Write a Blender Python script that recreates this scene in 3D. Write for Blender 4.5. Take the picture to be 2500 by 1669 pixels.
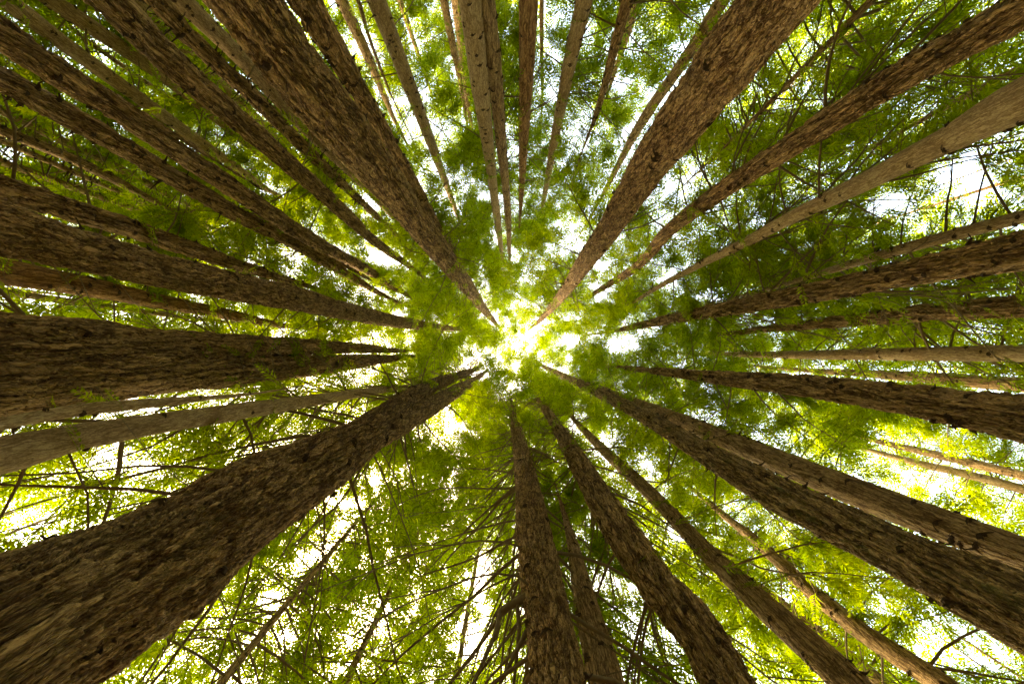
import bpy, math
import numpy as np
from mathutils import Vector

# ------------------------------------------------------------------ camera, sky, sun, exposure
scene = bpy.context.scene
for o in list(bpy.data.objects):
    bpy.data.objects.remove(o)
CAM_Z = 0.9
LENS = 15.0
F = LENS / 36.0 * 2500.0            # focal length in photograph pixels
CU, CV = 1250.0, 834.5              # the zenith in the photograph

cam_data = bpy.data.cameras.new('camera')
cam_data.lens = LENS
cam_data.sensor_width = 36.0
cam_data.clip_start = 0.05
cam_data.clip_end = 3000.0
cam = bpy.data.objects.new('camera', cam_data)
cam.location = (0, 0, CAM_Z)
cam.rotation_euler = (math.pi, 0, 0)    # straight up: picture right = +X, picture down = +Y
scene.collection.objects.link(cam)
scene.camera = cam

SUN_DIR = Vector((-0.33, 0.36, 0.87)).normalized()
world = bpy.data.worlds.new('World')
scene.world = world
world.use_nodes = True
wn = world.node_tree.nodes
wl = world.node_tree.links
wn.clear()
sky = wn.new('ShaderNodeTexSky')
sky.sky_type = 'NISHITA'
sky.sun_disc = False
sky.sun_elevation = math.asin(SUN_DIR.z)
sky.sun_rotation = math.atan2(SUN_DIR.x, SUN_DIR.y)
sky.air_density = 1.0
sky.dust_density = 2.0
sky.ozone_density = 0.4
bg = wn.new('ShaderNodeBackground')
bg.inputs['Strength'].default_value = 0.15
wo = wn.new('ShaderNodeOutputWorld')
wl.new(sky.outputs[0], bg.inputs[0])
wl.new(bg.outputs[0], wo.inputs[0])

sun_data = bpy.data.lights.new('sun', 'SUN')
sun_data.energy = 1.0
sun_data.angle = math.radians(12)
sun_data.color = (1.0, 0.93, 0.80)
sun = bpy.data.objects.new('sun', sun_data)
sun.rotation_euler = SUN_DIR.to_track_quat('Z', 'Y').to_euler()
sun.location = SUN_DIR * 120
scene.collection.objects.link(sun)

scene.view_settings.view_transform = 'Standard'
scene.view_settings.look = 'None'
scene.view_settings.gamma = 1.0
scene.view_settings.use_curve_mapping = False
scene.view_settings.exposure = 3.8
scene.view_settings.use_white_balance = True      # the photograph is balanced warm
scene.view_settings.white_balance_temperature = 10500
scene.view_settings.white_balance_tint = 5
scene.cycles.max_bounces = 5
scene.cycles.adaptive_threshold = 0.02
scene.cycles.diffuse_bounces = 4
scene.cycles.transmission_bounces = 4
scene.cycles.glossy_bounces = 1
scene.cycles.use_denoising = True
scene.cycles.denoising_prefilter = 'NONE'
scene.cycles.denoising_input_passes = 'RGB_ALBEDO_NORMAL'

rng = np.random.default_rng(20240611)

# ------------------------------------------------------------------ materials
def new_mat(name):
    m = bpy.data.materials.new(name)
    m.use_nodes = True
    m.node_tree.nodes.clear()
    return m, m.node_tree.nodes, m.node_tree.links

def bark_material(name, deep, ridge, grey, cell, stretch, disp, moss=0.0, crack=0.16, tint=0.35):
    m, n, l = new_mat(name)
    out = n.new('ShaderNodeOutputMaterial')
    bs = n.new('ShaderNodeBsdfPrincipled')
    bs.inputs['Roughness'].default_value = 0.92
    bs.inputs['Specular IOR Level'].default_value = 0.15
    l.new(bs.outputs[0], out.inputs['Surface'])
    tc = n.new('ShaderNodeTexCoord')
    oi = n.new('ShaderNodeObjectInfo')
    off = n.new('ShaderNodeVectorMath'); off.operation = 'SCALE'
    comb = n.new('ShaderNodeCombineXYZ')
    for k in range(3):
        l.new(oi.outputs['Random'], comb.inputs[k])
    l.new(comb.outputs[0], off.inputs[0]); off.inputs['Scale'].default_value = 37.0
    add = n.new('ShaderNodeVectorMath'); add.operation = 'ADD'
    l.new(tc.outputs['Object'], add.inputs[0]); l.new(off.outputs[0], add.inputs[1])
    # warp: ridges wander sideways as they climb
    wz = n.new('ShaderNodeMapping'); wz.inputs['Scale'].default_value = (1.0, 1.0, 0.45)
    l.new(add.outputs[0], wz.inputs['Vector'])
    wnz = n.new('ShaderNodeTexNoise'); wnz.inputs['Scale'].default_value = 2.2; wnz.inputs['Detail'].default_value = 3
    l.new(wz.outputs[0], wnz.inputs['Vector'])
    wsub = n.new('ShaderNodeVectorMath'); wsub.operation = 'SUBTRACT'; wsub.inputs[1].default_value = (.5, .5, .5)
    l.new(wnz.outputs['Color'], wsub.inputs[0])
    wsc = n.new('ShaderNodeVectorMath'); wsc.operation = 'SCALE'; wsc.inputs['Scale'].default_value = cell * 2.2
    l.new(wsub.outputs[0], wsc.inputs[0])
    wad = n.new('ShaderNodeVectorMath'); wad.operation = 'ADD'
    l.new(add.outputs[0], wad.inputs[0]); l.new(wsc.outputs[0], wad.inputs[1])
    def mul(a, b):
        x = n.new('ShaderNodeMath'); x.operation = 'MULTIPLY'
        l.new(a, x.inputs[0])
        if isinstance(b, float): x.inputs[1].default_value = b
        else: l.new(b, x.inputs[1])
        return x.outputs[0]
    def plus(a, b):
        x = n.new('ShaderNodeMath'); x.operation = 'ADD'
        l.new(a, x.inputs[0]); l.new(b, x.inputs[1])
        return x.outputs[0]
    def plus_c(a, c):
        x = n.new('ShaderNodeMath'); x.operation = 'ADD'
        l.new(a, x.inputs[0]); x.inputs[1].default_value = c
        return x.outputs[0]
    def fissures(scale, squash, loc, width, detail):
        """long winding cracks: the thin set where a stretched noise crosses its middle; 0 in the crack"""
        mp_ = n.new('ShaderNodeMapping'); mp_.inputs['Scale'].default_value = (1, 1, squash); mp_.inputs['Location'].default_value = loc
        l.new(wad.outputs[0], mp_.inputs['Vector'])
        nz_ = n.new('ShaderNodeTexNoise'); nz_.inputs['Scale'].default_value = scale; nz_.inputs['Detail'].default_value = detail
        nz_.inputs['Roughness'].default_value = 0.62
        l.new(mp_.outputs[0], nz_.inputs['Vector'])
        ab = n.new('ShaderNodeMath'); ab.operation = 'ABSOLUTE'
        l.new(plus_c(nz_.outputs['Fac'], -0.5), ab.inputs[0])
        mr_ = n.new('ShaderNodeMapRange'); mr_.interpolation_type = 'SMOOTHSTEP'; mr_.inputs['From Max'].default_value = width
        l.new(ab.outputs[0], mr_.inputs['Value'])
        return mr_.outputs[0]
    sq = 1.0 / stretch
    c1 = fissures(0.55 / cell, sq, (0, 0, 0), crack * 0.42, 4.0)
    c2 = fissures(1.3 / cell, sq * 1.2, (5, 3, 1), crack * 0.5, 3.0)
    c3 = fissures(0.5 / cell, 0.42, (2, 7, 3), crack * 0.28, 3.0)        # cross cracks break the ridges into plates
    # fibres
    mpf = n.new('ShaderNodeMapping'); mpf.inputs['Scale'].default_value = (1.0, 1.0, 0.11)
    l.new(wad.outputs[0], mpf.inputs['Vector'])
    fib = n.new('ShaderNodeTexNoise'); fib.inputs['Scale'].default_value = 3.0 / cell
    fib.inputs['Detail'].default_value = 4; fib.inputs['Roughness'].default_value = 0.7
    l.new(mpf.outputs[0], fib.inputs['Vector'])
    lump = n.new('ShaderNodeTexNoise'); lump.inputs['Scale'].default_value = 2.4; lump.inputs['Detail'].default_value = 5
    lump.inputs['Roughness'].default_value = 0.6
    l.new(wz.outputs[0], lump.inputs['Vector'])
    pit = n.new('ShaderNodeMapRange'); pit.inputs['From Min'].default_value = 0.30; pit.inputs['From Max'].default_value = 0.42
    l.new(lump.outputs['Fac'], pit.inputs['Value'])
    h = plus(plus(mul(c1, 0.50), plus(mul(c2, 0.22), mul(c3, 0.16))), plus(mul(fib.outputs['Fac'], 0.30), mul(lump.outputs['Fac'], 0.55)))
    dn = n.new('ShaderNodeDisplacement')
    dn.inputs['Midlevel'].default_value = 1.15
    dn.inputs['Scale'].default_value = disp
    l.new(h, dn.inputs['Height'])
    l.new(dn.outputs[0], out.inputs['Displacement'])
    m.displacement_method = 'BOTH'
    # colour: raw red-brown inner bark in the fissures, weathered grey-brown plates
    face = mul(mul(plus_c(mul(c1, 0.82), 0.18), plus_c(mul(c2, 0.55), 0.45)), plus_c(mul(c3, 0.45), 0.55))
    fm = n.new('ShaderNodeMapRange'); fm.inputs['From Min'].default_value = 0.40; fm.inputs['From Max'].default_value = 0.57
    l.new(fib.outputs['Fac'], fm.inputs['Value'])
    facm = mul(mul(face, plus_c(mul(fm.outputs[0], 0.60), 0.45)), plus_c(mul(pit.outputs[0], 0.75), 0.3))
    mix = n.new('ShaderNodeMix'); mix.data_type = 'RGBA'
    mix.inputs['A'].default_value = (*deep, 1); mix.inputs['B'].default_value = (*ridge, 1)
    l.new(facm, mix.inputs['Factor'])
    gn = n.new('ShaderNodeTexNoise'); gn.inputs['Scale'].default_value = 0.9; gn.inputs['Detail'].default_value = 5
    l.new(add.outputs[0], gn.inputs['Vector'])
    gm = n.new('ShaderNodeMapRange'); gm.inputs['From Min'].default_value = 0.42; gm.inputs['From Max'].default_value = 0.68
    gm.inputs['To Max'].default_value = tint
    l.new(gn.outputs['Fac'], gm.inputs['Value'])
    mixg = n.new('ShaderNodeMix'); mixg.data_type = 'RGBA'
    l.new(mul(gm.outputs[0], facm), mixg.inputs['Factor'])
    l.new(mix.outputs['Result'], mixg.inputs['A']); mixg.inputs['B'].default_value = (*grey, 1)
    col = mixg.outputs['Result']
    if moss > 0:
        mn = n.new('ShaderNodeTexNoise'); mn.inputs['Scale'].default_value = 2.3; mn.inputs['Detail'].default_value = 7
        mn.inputs['Roughness'].default_value = 0.7
        mpm = n.new('ShaderNodeMapping'); mpm.inputs['Scale'].default_value = (1, 1, 0.35); mpm.inputs['Location'].default_value = (9, 4, 2)
        l.new(add.outputs[0], mpm.inputs['Vector']); l.new(mpm.outputs[0], mn.inputs['Vector'])
        mm = n.new('ShaderNodeMapRange'); mm.inputs['From Min'].default_value = 0.56; mm.inputs['From Max'].default_value = 0.70
        mm.inputs['To Max'].default_value = moss
        l.new(mn.outputs['Fac'], mm.inputs['Value'])
        mixm = n.new('ShaderNodeMix'); mixm.data_type = 'RGBA'
        l.new(mm.outputs[0], mixm.inputs['Factor']); l.new(col, mixm.inputs['A'])
        mixm.inputs['B'].default_value = (0.075, 0.09, 0.02, 1)
        col = mixm.outputs['Result']
    l.new(col, bs.inputs['Base Color'])
    return m

BARK = {
    'deep':   bark_material('bark_deep_furrowed', (0.062, 0.026, 0.008), (0.45, 0.260, 0.100), (0.43, 0.30, 0.145), 0.105, 11.0, 0.12),
    'gnarly': bark_material('bark_gnarly', (0.060, 0.025, 0.008), (0.43, 0.245, 0.095), (0.42, 0.30, 0.150), 0.085, 6.5, 0.11, moss=0.25, crack=0.22),
    'shaggy': bark_material('bark_shaggy', (0.068, 0.028, 0.008), (0.47, 0.270, 0.105), (0.45, 0.31, 0.155), 0.075, 5.0, 0.09, moss=0.3, crack=0.18),
    'mossy':  bark_material('bark_mossy', (0.055, 0.026, 0.008), (0.40, 0.240, 0.095), (0.39, 0.28, 0.135), 0.090, 9.0, 0.10, moss=0.8),
    'fine':   bark_material('bark_fine', (0.085, 0.040, 0.013), (0.46, 0.280, 0.118), (0.44, 0.32, 0.165), 0.060, 12.0, 0.035),
    'red':    bark_material('bark_red', (0.090, 0.034, 0.010), (0.44, 0.230, 0.085), (0.40, 0.27, 0.13), 0.085, 12.0, 0.045),
    'smooth': bark_material('bark_smooth_tan', (0.17, 0.095, 0.036), (0.47, 0.310, 0.145), (0.47, 0.36, 0.195), 0.045, 6.0, 0.012, tint=0.5),
}

def wood_material(name, a, b, scale=9.0):
    m, n, l = new_mat(name)
    out = n.new('ShaderNodeOutputMaterial'); bs = n.new('ShaderNodeBsdfPrincipled')
    bs.inputs['Roughness'].default_value = 0.9
    bs.inputs['Specular IOR Level'].default_value = 0.15
    tc = n.new('ShaderNodeTexCoord')
    nz = n.new('ShaderNodeTexNoise'); nz.inputs['Scale'].default_value = scale; nz.inputs['Detail'].default_value = 4
    l.new(tc.outputs['Object'], nz.inputs['Vector'])
    mix = n.new('ShaderNodeMix'); mix.data_type = 'RGBA'
    mix.inputs['A'].default_value = (*a, 1); mix.inputs['B'].default_value = (*b, 1)
    l.new(nz.outputs['Fac'], mix.inputs['Factor'])
    l.new(mix.outputs['Result'], bs.inputs['Base Color'])
    l.new(bs.outputs[0], out.inputs[0])
    return m
MAT_BRANCH = wood_material('branch_wood', (0.10, 0.066, 0.030), (0.24, 0.165, 0.080))
MAT_STUB = wood_material('dead_stub_wood', (0.030, 0.018, 0.009), (0.11, 0.066, 0.032), 20.0)

def leaf_material(name, hue_a, hue_b, hue_c, trans):
    m, n, l = new_mat(name)
    out = n.new('ShaderNodeOutputMaterial')
    geo = n.new('ShaderNodeNewGeometry')
    tc = n.new('ShaderNodeTexCoord')
    nz = n.new('ShaderNodeTexNoise'); nz.inputs['Scale'].default_value = 0.55; nz.inputs['Detail'].default_value = 3
    l.new(tc.outputs['Object'], nz.inputs['Vector'])
    mr = n.new('ShaderNodeMapRange'); mr.inputs['From Min'].default_value = 0.36; mr.inputs['From Max'].default_value = 0.66
    l.new(nz.outputs['Fac'], mr.inputs['Value'])
    mix = n.new('ShaderNodeMix'); mix.data_type = 'RGBA'
    mix.inputs['A'].default_value = (*hue_a, 1); mix.inputs['B'].default_value = (*hue_b, 1)
    l.new(mr.outputs[0], mix.inputs['Factor'])
    mr2 = n.new('ShaderNodeMapRange'); mr2.inputs['From Min'].default_value = 0.72; mr2.inputs['From Max'].default_value = 1.0
    mr2.inputs['To Max'].default_value = 0.7
    l.new(geo.outputs['Random Per Island'], mr2.inputs['Value'])
    mix2 = n.new('ShaderNodeMix'); mix2.data_type = 'RGBA'
    l.new(mr2.outputs[0], mix2.inputs['Factor']); l.new(mix.outputs['Result'], mix2.inputs['A'])
    mix2.inputs['B'].default_value = (*hue_c, 1)
    wn_ = n.new('ShaderNodeTexWhiteNoise'); wn_.noise_dimensions = '1D'
    l.new(geo.outputs['Random Per Island'], wn_.inputs['W'])
    vr = n.new('ShaderNodeMapRange'); vr.inputs['To Min'].default_value = 0.55; vr.inputs['To Max'].default_value = 1.35
    l.new(wn_.outputs['Value'], vr.inputs['Value'])
    vm = n.new('ShaderNodeVectorMath'); vm.operation = 'SCALE'
    l.new(mix2.outputs['Result'], vm.inputs[0]); l.new(vr.outputs[0], vm.inputs['Scale'])
    df = n.new('ShaderNodeBsdfDiffuse'); tr = n.new('ShaderNodeBsdfTranslucent')
    l.new(vm.outputs[0], df.inputs['Color'])
    sc = n.new('ShaderNodeVectorMath'); sc.operation = 'MULTIPLY'
    sc.inputs[1].default_value = trans
    l.new(vm.outputs[0], sc.inputs[0]); l.new(sc.outputs[0], tr.inputs['Color'])
    ad = n.new('ShaderNodeAddShader')
    l.new(df.outputs[0], ad.inputs[0]); l.new(tr.outputs[0], ad.inputs[1])
    l.new(ad.outputs[0], out.inputs[0])
    return m
LEAF = {
    'fresh': leaf_material('needles_fresh_green', (0.060, 0.089, 0.009), (0.089, 0.115, 0.010), (0.124, 0.124, 0.014), (2.2, 2.1, 1.1)),
    'deep':  leaf_material('needles_deep_green', (0.046, 0.073, 0.009), (0.072, 0.099, 0.010), (0.102, 0.110, 0.013), (2.3, 2.2, 1.1)),
}

def ground_material():
    m, n, l = new_mat('forest_duff')
    out = n.new('ShaderNodeOutputMaterial'); bs = n.new('ShaderNodeBsdfPrincipled')
    bs.inputs['Roughness'].default_value = 0.95
    tc = n.new('ShaderNodeTexCoord')
    nz = n.new('ShaderNodeTexNoise'); nz.inputs['Scale'].default_value = 3.0; nz.inputs['Detail'].default_value = 8
    l.new(tc.outputs['Object'], nz.inputs['Vector'])
    mix = n.new('ShaderNodeMix'); mix.data_type = 'RGBA'
    mix.inputs['A'].default_value = (0.06, 0.034, 0.018, 1); mix.inputs['B'].default_value = (0.17, 0.105, 0.055, 1)
    l.new(nz.outputs['Fac'], mix.inputs['Factor'])
    l.new(mix.outputs['Result'], bs.inputs['Base Color'])
    bp = n.new('ShaderNodeBump'); bp.inputs['Strength'].default_value = 0.6; bp.inputs['Distance'].default_value = 0.05
    l.new(nz.outputs['Fac'], bp.inputs['Height']); l.new(bp.outputs[0], bs.inputs['Normal'])
    l.new(bs.outputs[0], out.inputs[0])
    return m

# ------------------------------------------------------------------ mesh helpers
def mesh_tris(name, verts, faces, mats, mat_index=None, smooth=False):
    """verts (N,3), faces (M,k) with k 3 or 4 -> mesh"""
    me = bpy.data.meshes.new(name)
    verts = np.ascontiguousarray(verts, dtype=np.float32)
    faces = np.ascontiguousarray(faces, dtype=np.int32)
    k = faces.shape[1]
    me.vertices.add(len(verts)); me.vertices.foreach_set('co', verts.ravel())
    me.loops.add(faces.size); me.loops.foreach_set('vertex_index', faces.ravel())
    me.polygons.add(len(faces))
    me.polygons.foreach_set('loop_start', np.arange(0, faces.size, k, dtype=np.int32))
    if mat_index is not None:
        me.polygons.foreach_set('material_index', np.ascontiguousarray(mat_index, dtype=np.int32))
    me.polygons.foreach_set('use_smooth', np.full(len(faces), smooth, dtype=bool))
    for mt in mats:
        me.materials.append(mt)
    me.update(calc_edges=True)
    return me

def link(name, data, parent=None):
    o = bpy.data.objects.new(name, data)
    scene.collection.objects.link(o)
    if parent is not None:
        o.parent = parent
    return o

def tube(points, radii, sides=5):
    """swept tube through points -> verts, quad faces"""
    P = np.asarray(points, float); R = np.asarray(radii, float)
    T = np.gradient(P, axis=0); T /= np.linalg.norm(T, axis=1)[:, None] + 1e-9
    ref = np.array([0.0, 0.0, 1.0])
    if abs(T[0, 2]) > 0.9: ref = np.array([1.0, 0.0, 0.0])
    A = np.cross(T, ref); A /= np.linalg.norm(A, axis=1)[:, None] + 1e-9
    B = np.cross(T, A)
    ang = np.arange(sides) * 2 * np.pi / sides
    V = P[:, None, :] + R[:, None, None] * (np.cos(ang)[None, :, None] * A[:, None, :] + np.sin(ang)[None, :, None] * B[:, None, :])
    n = len(P)
    i = np.arange(n - 1)[:, None] * sides; j = np.arange(sides)[None, :]; j2 = (j + 1) % sides
    Fq = np.stack([i + j, i + j2, i + sides + j2, i + sides + j], -1).reshape(-1, 4)
    return V.reshape(-1, 3), Fq

class Soup:
    def __init__(self): self.v = []; self.f = []; self.n = 0
    def add(self, v, f):
        self.v.append(v); self.f.append(f + self.n); self.n += len(v)
    def arrays(self): return np.concatenate(self.v), np.concatenate(self.f)

def px_to_xy(u, v, h):
    return np.array([(u - CU) / F * h, (v - CV) / F * h])

# ------------------------------------------------------------------ the setting: ground
def build_ground():
    n = 90
    a = np.linspace(-1, 1, n); a = np.sign(a) * np.abs(a) ** 2.4 * 900.0
    X, Y = np.meshgrid(a, a)
    r = np.hypot(X, Y)
    Z = 0.12 * np.sin(X * 0.31 + 1) * np.cos(Y * 0.27) * np.clip((r - 2.5) / 8, 0, 1) - 0.05
    V = np.stack([X, Y, Z], -1).reshape(-1, 3)
    i = (np.arange(n - 1)[:, None] * n + np.arange(n - 1)[None, :]).ravel()
    Fq = np.stack([i, i + 1, i + n + 1, i + n], -1)
    g = link('ground', mesh_tris('ground', V, Fq, [ground_material()], smooth=True))
    g['kind'] = 'structure'
build_ground()

# ------------------------------------------------------------------ the trees, as measured
# pts: centre of the trunk and its width in photograph pixels, from the frame's edge to the tip
# (label, distance m, tallest m, bark, points, crown)
# crown: n branches, lowest branch m, branch length m, droop, foliage factor
T = []
def tree(label, D, H, bark, pts, nb=60, hb=14.0, L=3.0, droop=0.5, fol=1.0, leaf='fresh', stubs=40, stem=None, twigs=0.15, limbs=0, out_bias=0.3, stub_len=0.08, brush=0, taper=0.55, sweep=0, top=0, sweep_turn=0.0):
    T.append(dict(label=label, D=D, H=H, bark=bark, pts=pts, nb=nb, hb=hb, L=L, droop=droop, fol=fol, leaf=leaf, stubs=stubs,
                  stem=stem, twigs=twigs, limbs=limbs, out_bias=out_bias, stub_len=stub_len, brush=brush, taper=taper, sweep=sweep, top=top, sweep_turn=sweep_turn))

# --- bottom of the picture
tree('giant furrowed redwood crossing the bottom left corner, its top forked in two', 5.0, 46, 'gnarly',
     [(104, 1526, 385), (455, 1329, 270), (620, 1228, 212), (788, 1132, 152), (900, 1058, 100), (960, 1005, 66), (1030, 952, 44), (1100, 925, 28), (1160, 904, 12)],
     nb=130, hb=6, L=5.2, droop=0.75, limbs=40, out_bias=0.6, stubs=30, brush=130, taper=.4, sweep=44, sweep_turn=-.7, top=34,
     stem=[(760, 1165, 60), (900, 1080, 66), (970, 1040, 62), (1068, 983, 48), (1130, 945, 28), (1183, 914, 10)])
tree('shaggy redwood rising from the bottom edge beside the middle, drooping limbs on its flank', 5.0, 38, 'shaggy',
     [(1363, 1644, 134), (1325, 1414, 102), (1294, 1222, 70), (1271, 1092, 38), (1262, 1050, 30), (1244, 983, 8)],
     nb=120, hb=6.5, L=4.8, droop=0.8, limbs=40, out_bias=0.6, stubs=20, brush=150, taper=.4, sweep=80, sweep_turn=.7, top=38)
tree('short snapped redwood tucked behind the shaggy bottom trunk, leafy sprouts at its broken top', 6.2, 40, 'fine',
     [(1474, 1644, 84), (1424, 1452, 54), (1409, 1375, 36), (1392, 1300, 22), (1380, 1262, 12)],
     nb=26, hb=9.5, L=1.4, droop=0.2, fol=1.3, leaf='deep', stubs=26)
tree('ropy furrowed redwood leaning in from the bottom, second thick trunk right of the middle', 5.5, 44, 'deep',
     [(1775, 1669, 130), (1715, 1548, 115), (1605, 1433, 92), (1490, 1261, 70), (1394, 1092, 40), (1367, 1048, 32), (1325, 987, 17), (1298, 952, 8)],
     nb=95, hb=8, L=3.6, droop=0.8, limbs=26, out_bias=0.5, stubs=24, brush=130, taper=.4, sweep=40, sweep_turn=.4, top=38)
tree('slim smooth redwood bowing between the ropy trunk and the wide mossy one', 8.0, 38, 'fine',
     [(2040, 1636, 78), (1868, 1483, 62), (1715, 1337, 44), (1643, 1260, 37), (1566, 1184, 33), (1451, 1080, 23), (1413, 1036, 13), (1385, 1010, 6)],
     nb=55, hb=10, L=3.2, droop=0.6, limbs=14, stubs=50)
tree('thin shaded redwood close behind the slim bowed trunk near the bottom edge', 16.0, 34, 'fine',
     [(2150, 1663, 36), (2021, 1560, 30), (1906, 1471, 26), (1791, 1387, 20), (1690, 1310, 12)], nb=70, hb=9, L=3.2)
tree('tan redwood veiled by green sprays in the lower right, beyond the slim bowed trunk', 13.0, 34, 'fine',
     [(2310, 1672, 54), (2098, 1536, 46), (1964, 1429, 38), (1868, 1337, 29), (1772, 1261, 16), (1700, 1200, 10)], nb=75, hb=8, L=3.4, droop=0.7, limbs=12, sweep=16)
tree('slim trunk veiled in leaves under the giant bottom left redwood', 11.0, 30, 'fine',
     [(520, 1690, 22), (640, 1545, 18), (780, 1380, 13), (900, 1240, 8)], nb=120, hb=8, L=4.6, droop=0.5, out_bias=0.0, limbs=16, stubs=10)
tree('slim trunk veiled in leaves at the bottom edge, midway to the shaggy redwood', 12.5, 30, 'fine',
     [(830, 1690, 19), (905, 1540, 15), (985, 1370, 11), (1060, 1220, 7)], nb=120, hb=9, L=4.6, droop=0.5, out_bias=0.0, limbs=12, stubs=10)
tree('slim trunk veiled in leaves at the bottom edge close left of the shaggy redwood', 15.0, 34, 'fine',
     [(1110, 1690, 15), (1140, 1500, 12), (1170, 1330, 9), (1195, 1190, 6)], nb=110, hb=10, L=4.2, droop=0.4, out_bias=0.0, stubs=10)
# --- right side
tree('wide mossy redwood running into the lower right corner', 7.0, 45, 'mossy',
     [(2500, 1500, 178), (2175, 1342, 112), (1868, 1182, 80), (1720, 1104, 56), (1566, 1010, 38), (1451, 952, 27), (1375, 918, 16), (1300, 880, 6)],
     nb=80, hb=12, L=3.0, droop=0.4, stubs=50, limbs=8, stub_len=0.16, brush=40, taper=.3, top=36)
tree('straight tan redwood lying along the upper flank of the wide mossy one', 8.2, 42, 'fine',
     [(2500, 1352, 88), (2175, 1236, 76), (1906, 1130, 58), (1720, 1052, 42), (1600, 1003, 30), (1528, 975, 20), (1451, 940, 8)],
     nb=50, hb=16, L=2.6, stubs=60, stub_len=0.14)
tree('thin pale redwood just above the tan trunk in the lower right', 12.5, 38, 'smooth',
     [(2300, 1262, 36), (2100, 1184, 30), (1868, 1094, 24), (1715, 1036, 17), (1600, 990, 10), (1560, 975, 6)], nb=65, hb=12, L=3.0)
tree('slender knotty redwood near the right edge, upper of the two thin ones below the middle', 23.0, 36, 'fine',
     [(2500, 1161, 23), (2251, 1103, 19), (2117, 1073, 11), (2060, 1055, 6)], nb=75, hb=10, L=3.2)
tree('slender pale redwood near the right edge, lower of the two thin ones below the middle', 25.0, 36, 'smooth',
     [(2500, 1197, 23), (2366, 1160, 20), (2213, 1125, 16), (2100, 1092, 8)], nb=70, hb=10, L=3.2)
tree('scarred burly redwood entering from the right edge below the middle', 8.0, 38, 'deep',
     [(2500, 1025, 112), (2251, 983, 82), (1983, 944, 58), (1792, 925, 36), (1600, 905, 17), (1480, 893, 6)],
     nb=60, hb=13, L=3.0, droop=0.5, stubs=60, stub_len=0.09, leaf='deep')
tree('dim redwood hidden behind the scarred burly trunk at the right edge', 17.0, 34, 'fine',
     [(2500, 940, 38), (2251, 920, 28), (2060, 910, 16), (1900, 900, 8)], nb=80, hb=8, L=3.6, droop=0.7, limbs=14)
tree('slim even redwood running level into the right edge', 13.0, 36, 'smooth',
     [(2500, 862, 42), (2175, 864, 31), (1945, 866, 20), (1753, 864, 11), (1650, 862, 5)], nb=65, hb=11, L=3.4, droop=0.6, limbs=14, sweep=18)
tree('furrowed redwood just above the level slim one at the right, green tufts growing on it', 12.5, 32, 'deep',
     [(2500, 749, 55), (2251, 764, 41), (2021, 787, 27), (1868, 803, 17), (1750, 818, 8)], nb=75, hb=9, L=3.8, droop=0.7, limbs=18, sweep=24, out_bias=0.6)
tree('large dark banded redwood entering at the right edge above the middle', 9.0, 42, 'deep',
     [(2500, 606, 100), (2251, 655, 66), (1983, 715, 49), (1792, 749, 37), (1600, 787, 23), (1528, 803, 12), (1470, 815, 5)],
     nb=60, hb=12, L=3.4, droop=0.6, stubs=70, limbs=12, top=18, sweep=26, stub_len=0.10)
tree('thin pale redwood resting along the top of the large dark banded one', 11.0, 30, 'smooth',
     [(2500, 528, 32), (2251, 593, 28), (2060, 650, 20), (1906, 698, 10), (1820, 722, 5)], nb=60, hb=9, L=3.4)
tree('tan redwood with a bright lower side, third from the top right corner', 9.0, 36, 'smooth',
     [(2500, 245, 108), (2328, 335, 66), (2136, 433, 49), (1945, 525, 34), (1830, 588, 25), (1715, 642, 17), (1600, 703, 11), (1528, 749, 5)],
     nb=60, hb=10, L=3.2, droop=0.7, limbs=14, sweep=16, out_bias=0.6)
tree('rough redwood reaching the top right corner with upswept twigs on its upper side', 9.0, 42, 'deep',
     [(2500, 20, 100), (2366, 96, 84), (2175, 199, 72), (1945, 345, 56), (1753, 471, 42), (1623, 567, 31), (1566, 646, 24), (1451, 715, 11), (1430, 728, 5)],
     nb=64, hb=9, L=3.6, droop=0.8, limbs=26, top=18, sweep=30, out_bias=0.6, stubs=36)
tree('slim trunk veiled in leaves at the top edge between the two rough right hand trunks', 12.0, 30, 'fine',
     [(2150, -20, 20), (2010, 120, 16), (1880, 250, 12), (1760, 370, 7)], nb=80, hb=9, L=4.0, droop=0.7, out_bias=0.2, limbs=14, stubs=10)
tree('slim trunk veiled in leaves near the right edge between the rough and the bright-sided trunks', 16.0, 34, 'fine',
     [(2520, 150, 18), (2330, 250, 14), (2150, 350, 10), (2000, 430, 6)], nb=70, hb=10, L=3.6, droop=0.6, out_bias=0.2, stubs=10)
# --- top of the picture
tree('thick fibrous redwood slanting to the top edge right of the middle', 5.5, 47, 'shaggy',
     [(1887, 0, 166), (1753, 172, 136), (1600, 375, 96), (1483, 570, 60), (1375, 718, 29), (1325, 776, 14), (1298, 799, 5)],
     nb=100, hb=16, L=3.2, droop=0.3, stubs=36, brush=70, taper=.3, top=38)
tree('narrow knotted redwood close along the left of the thick fibrous one at the top', 13.5, 40, 'fine',
     [(1765, 0, 37), (1688, 126, 29), (1585, 268, 26), (1528, 364, 18), (1482, 460, 10), (1444, 529, 5)], nb=60, hb=14, L=3.0)
tree('short bare-sided redwood at the top with feathery limbs fanning to its right', 11.5, 24, 'fine',
     [(1535, 0, 31), (1505, 107, 25), (1478, 211, 19), (1451, 299, 12), (1437, 328, 4)], nb=60, hb=9, L=3.6, droop=0.2, fol=0.55, leaf='deep', limbs=22, sweep=14)
tree('faint trunk just behind the short redwood with feathery limbs at the top', 19.0, 30, 'fine',
     [(1556, 0, 22), (1528, 96, 18), (1500, 180, 10), (1480, 240, 5)], nb=50, hb=12, L=3.0, leaf='deep')
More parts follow.
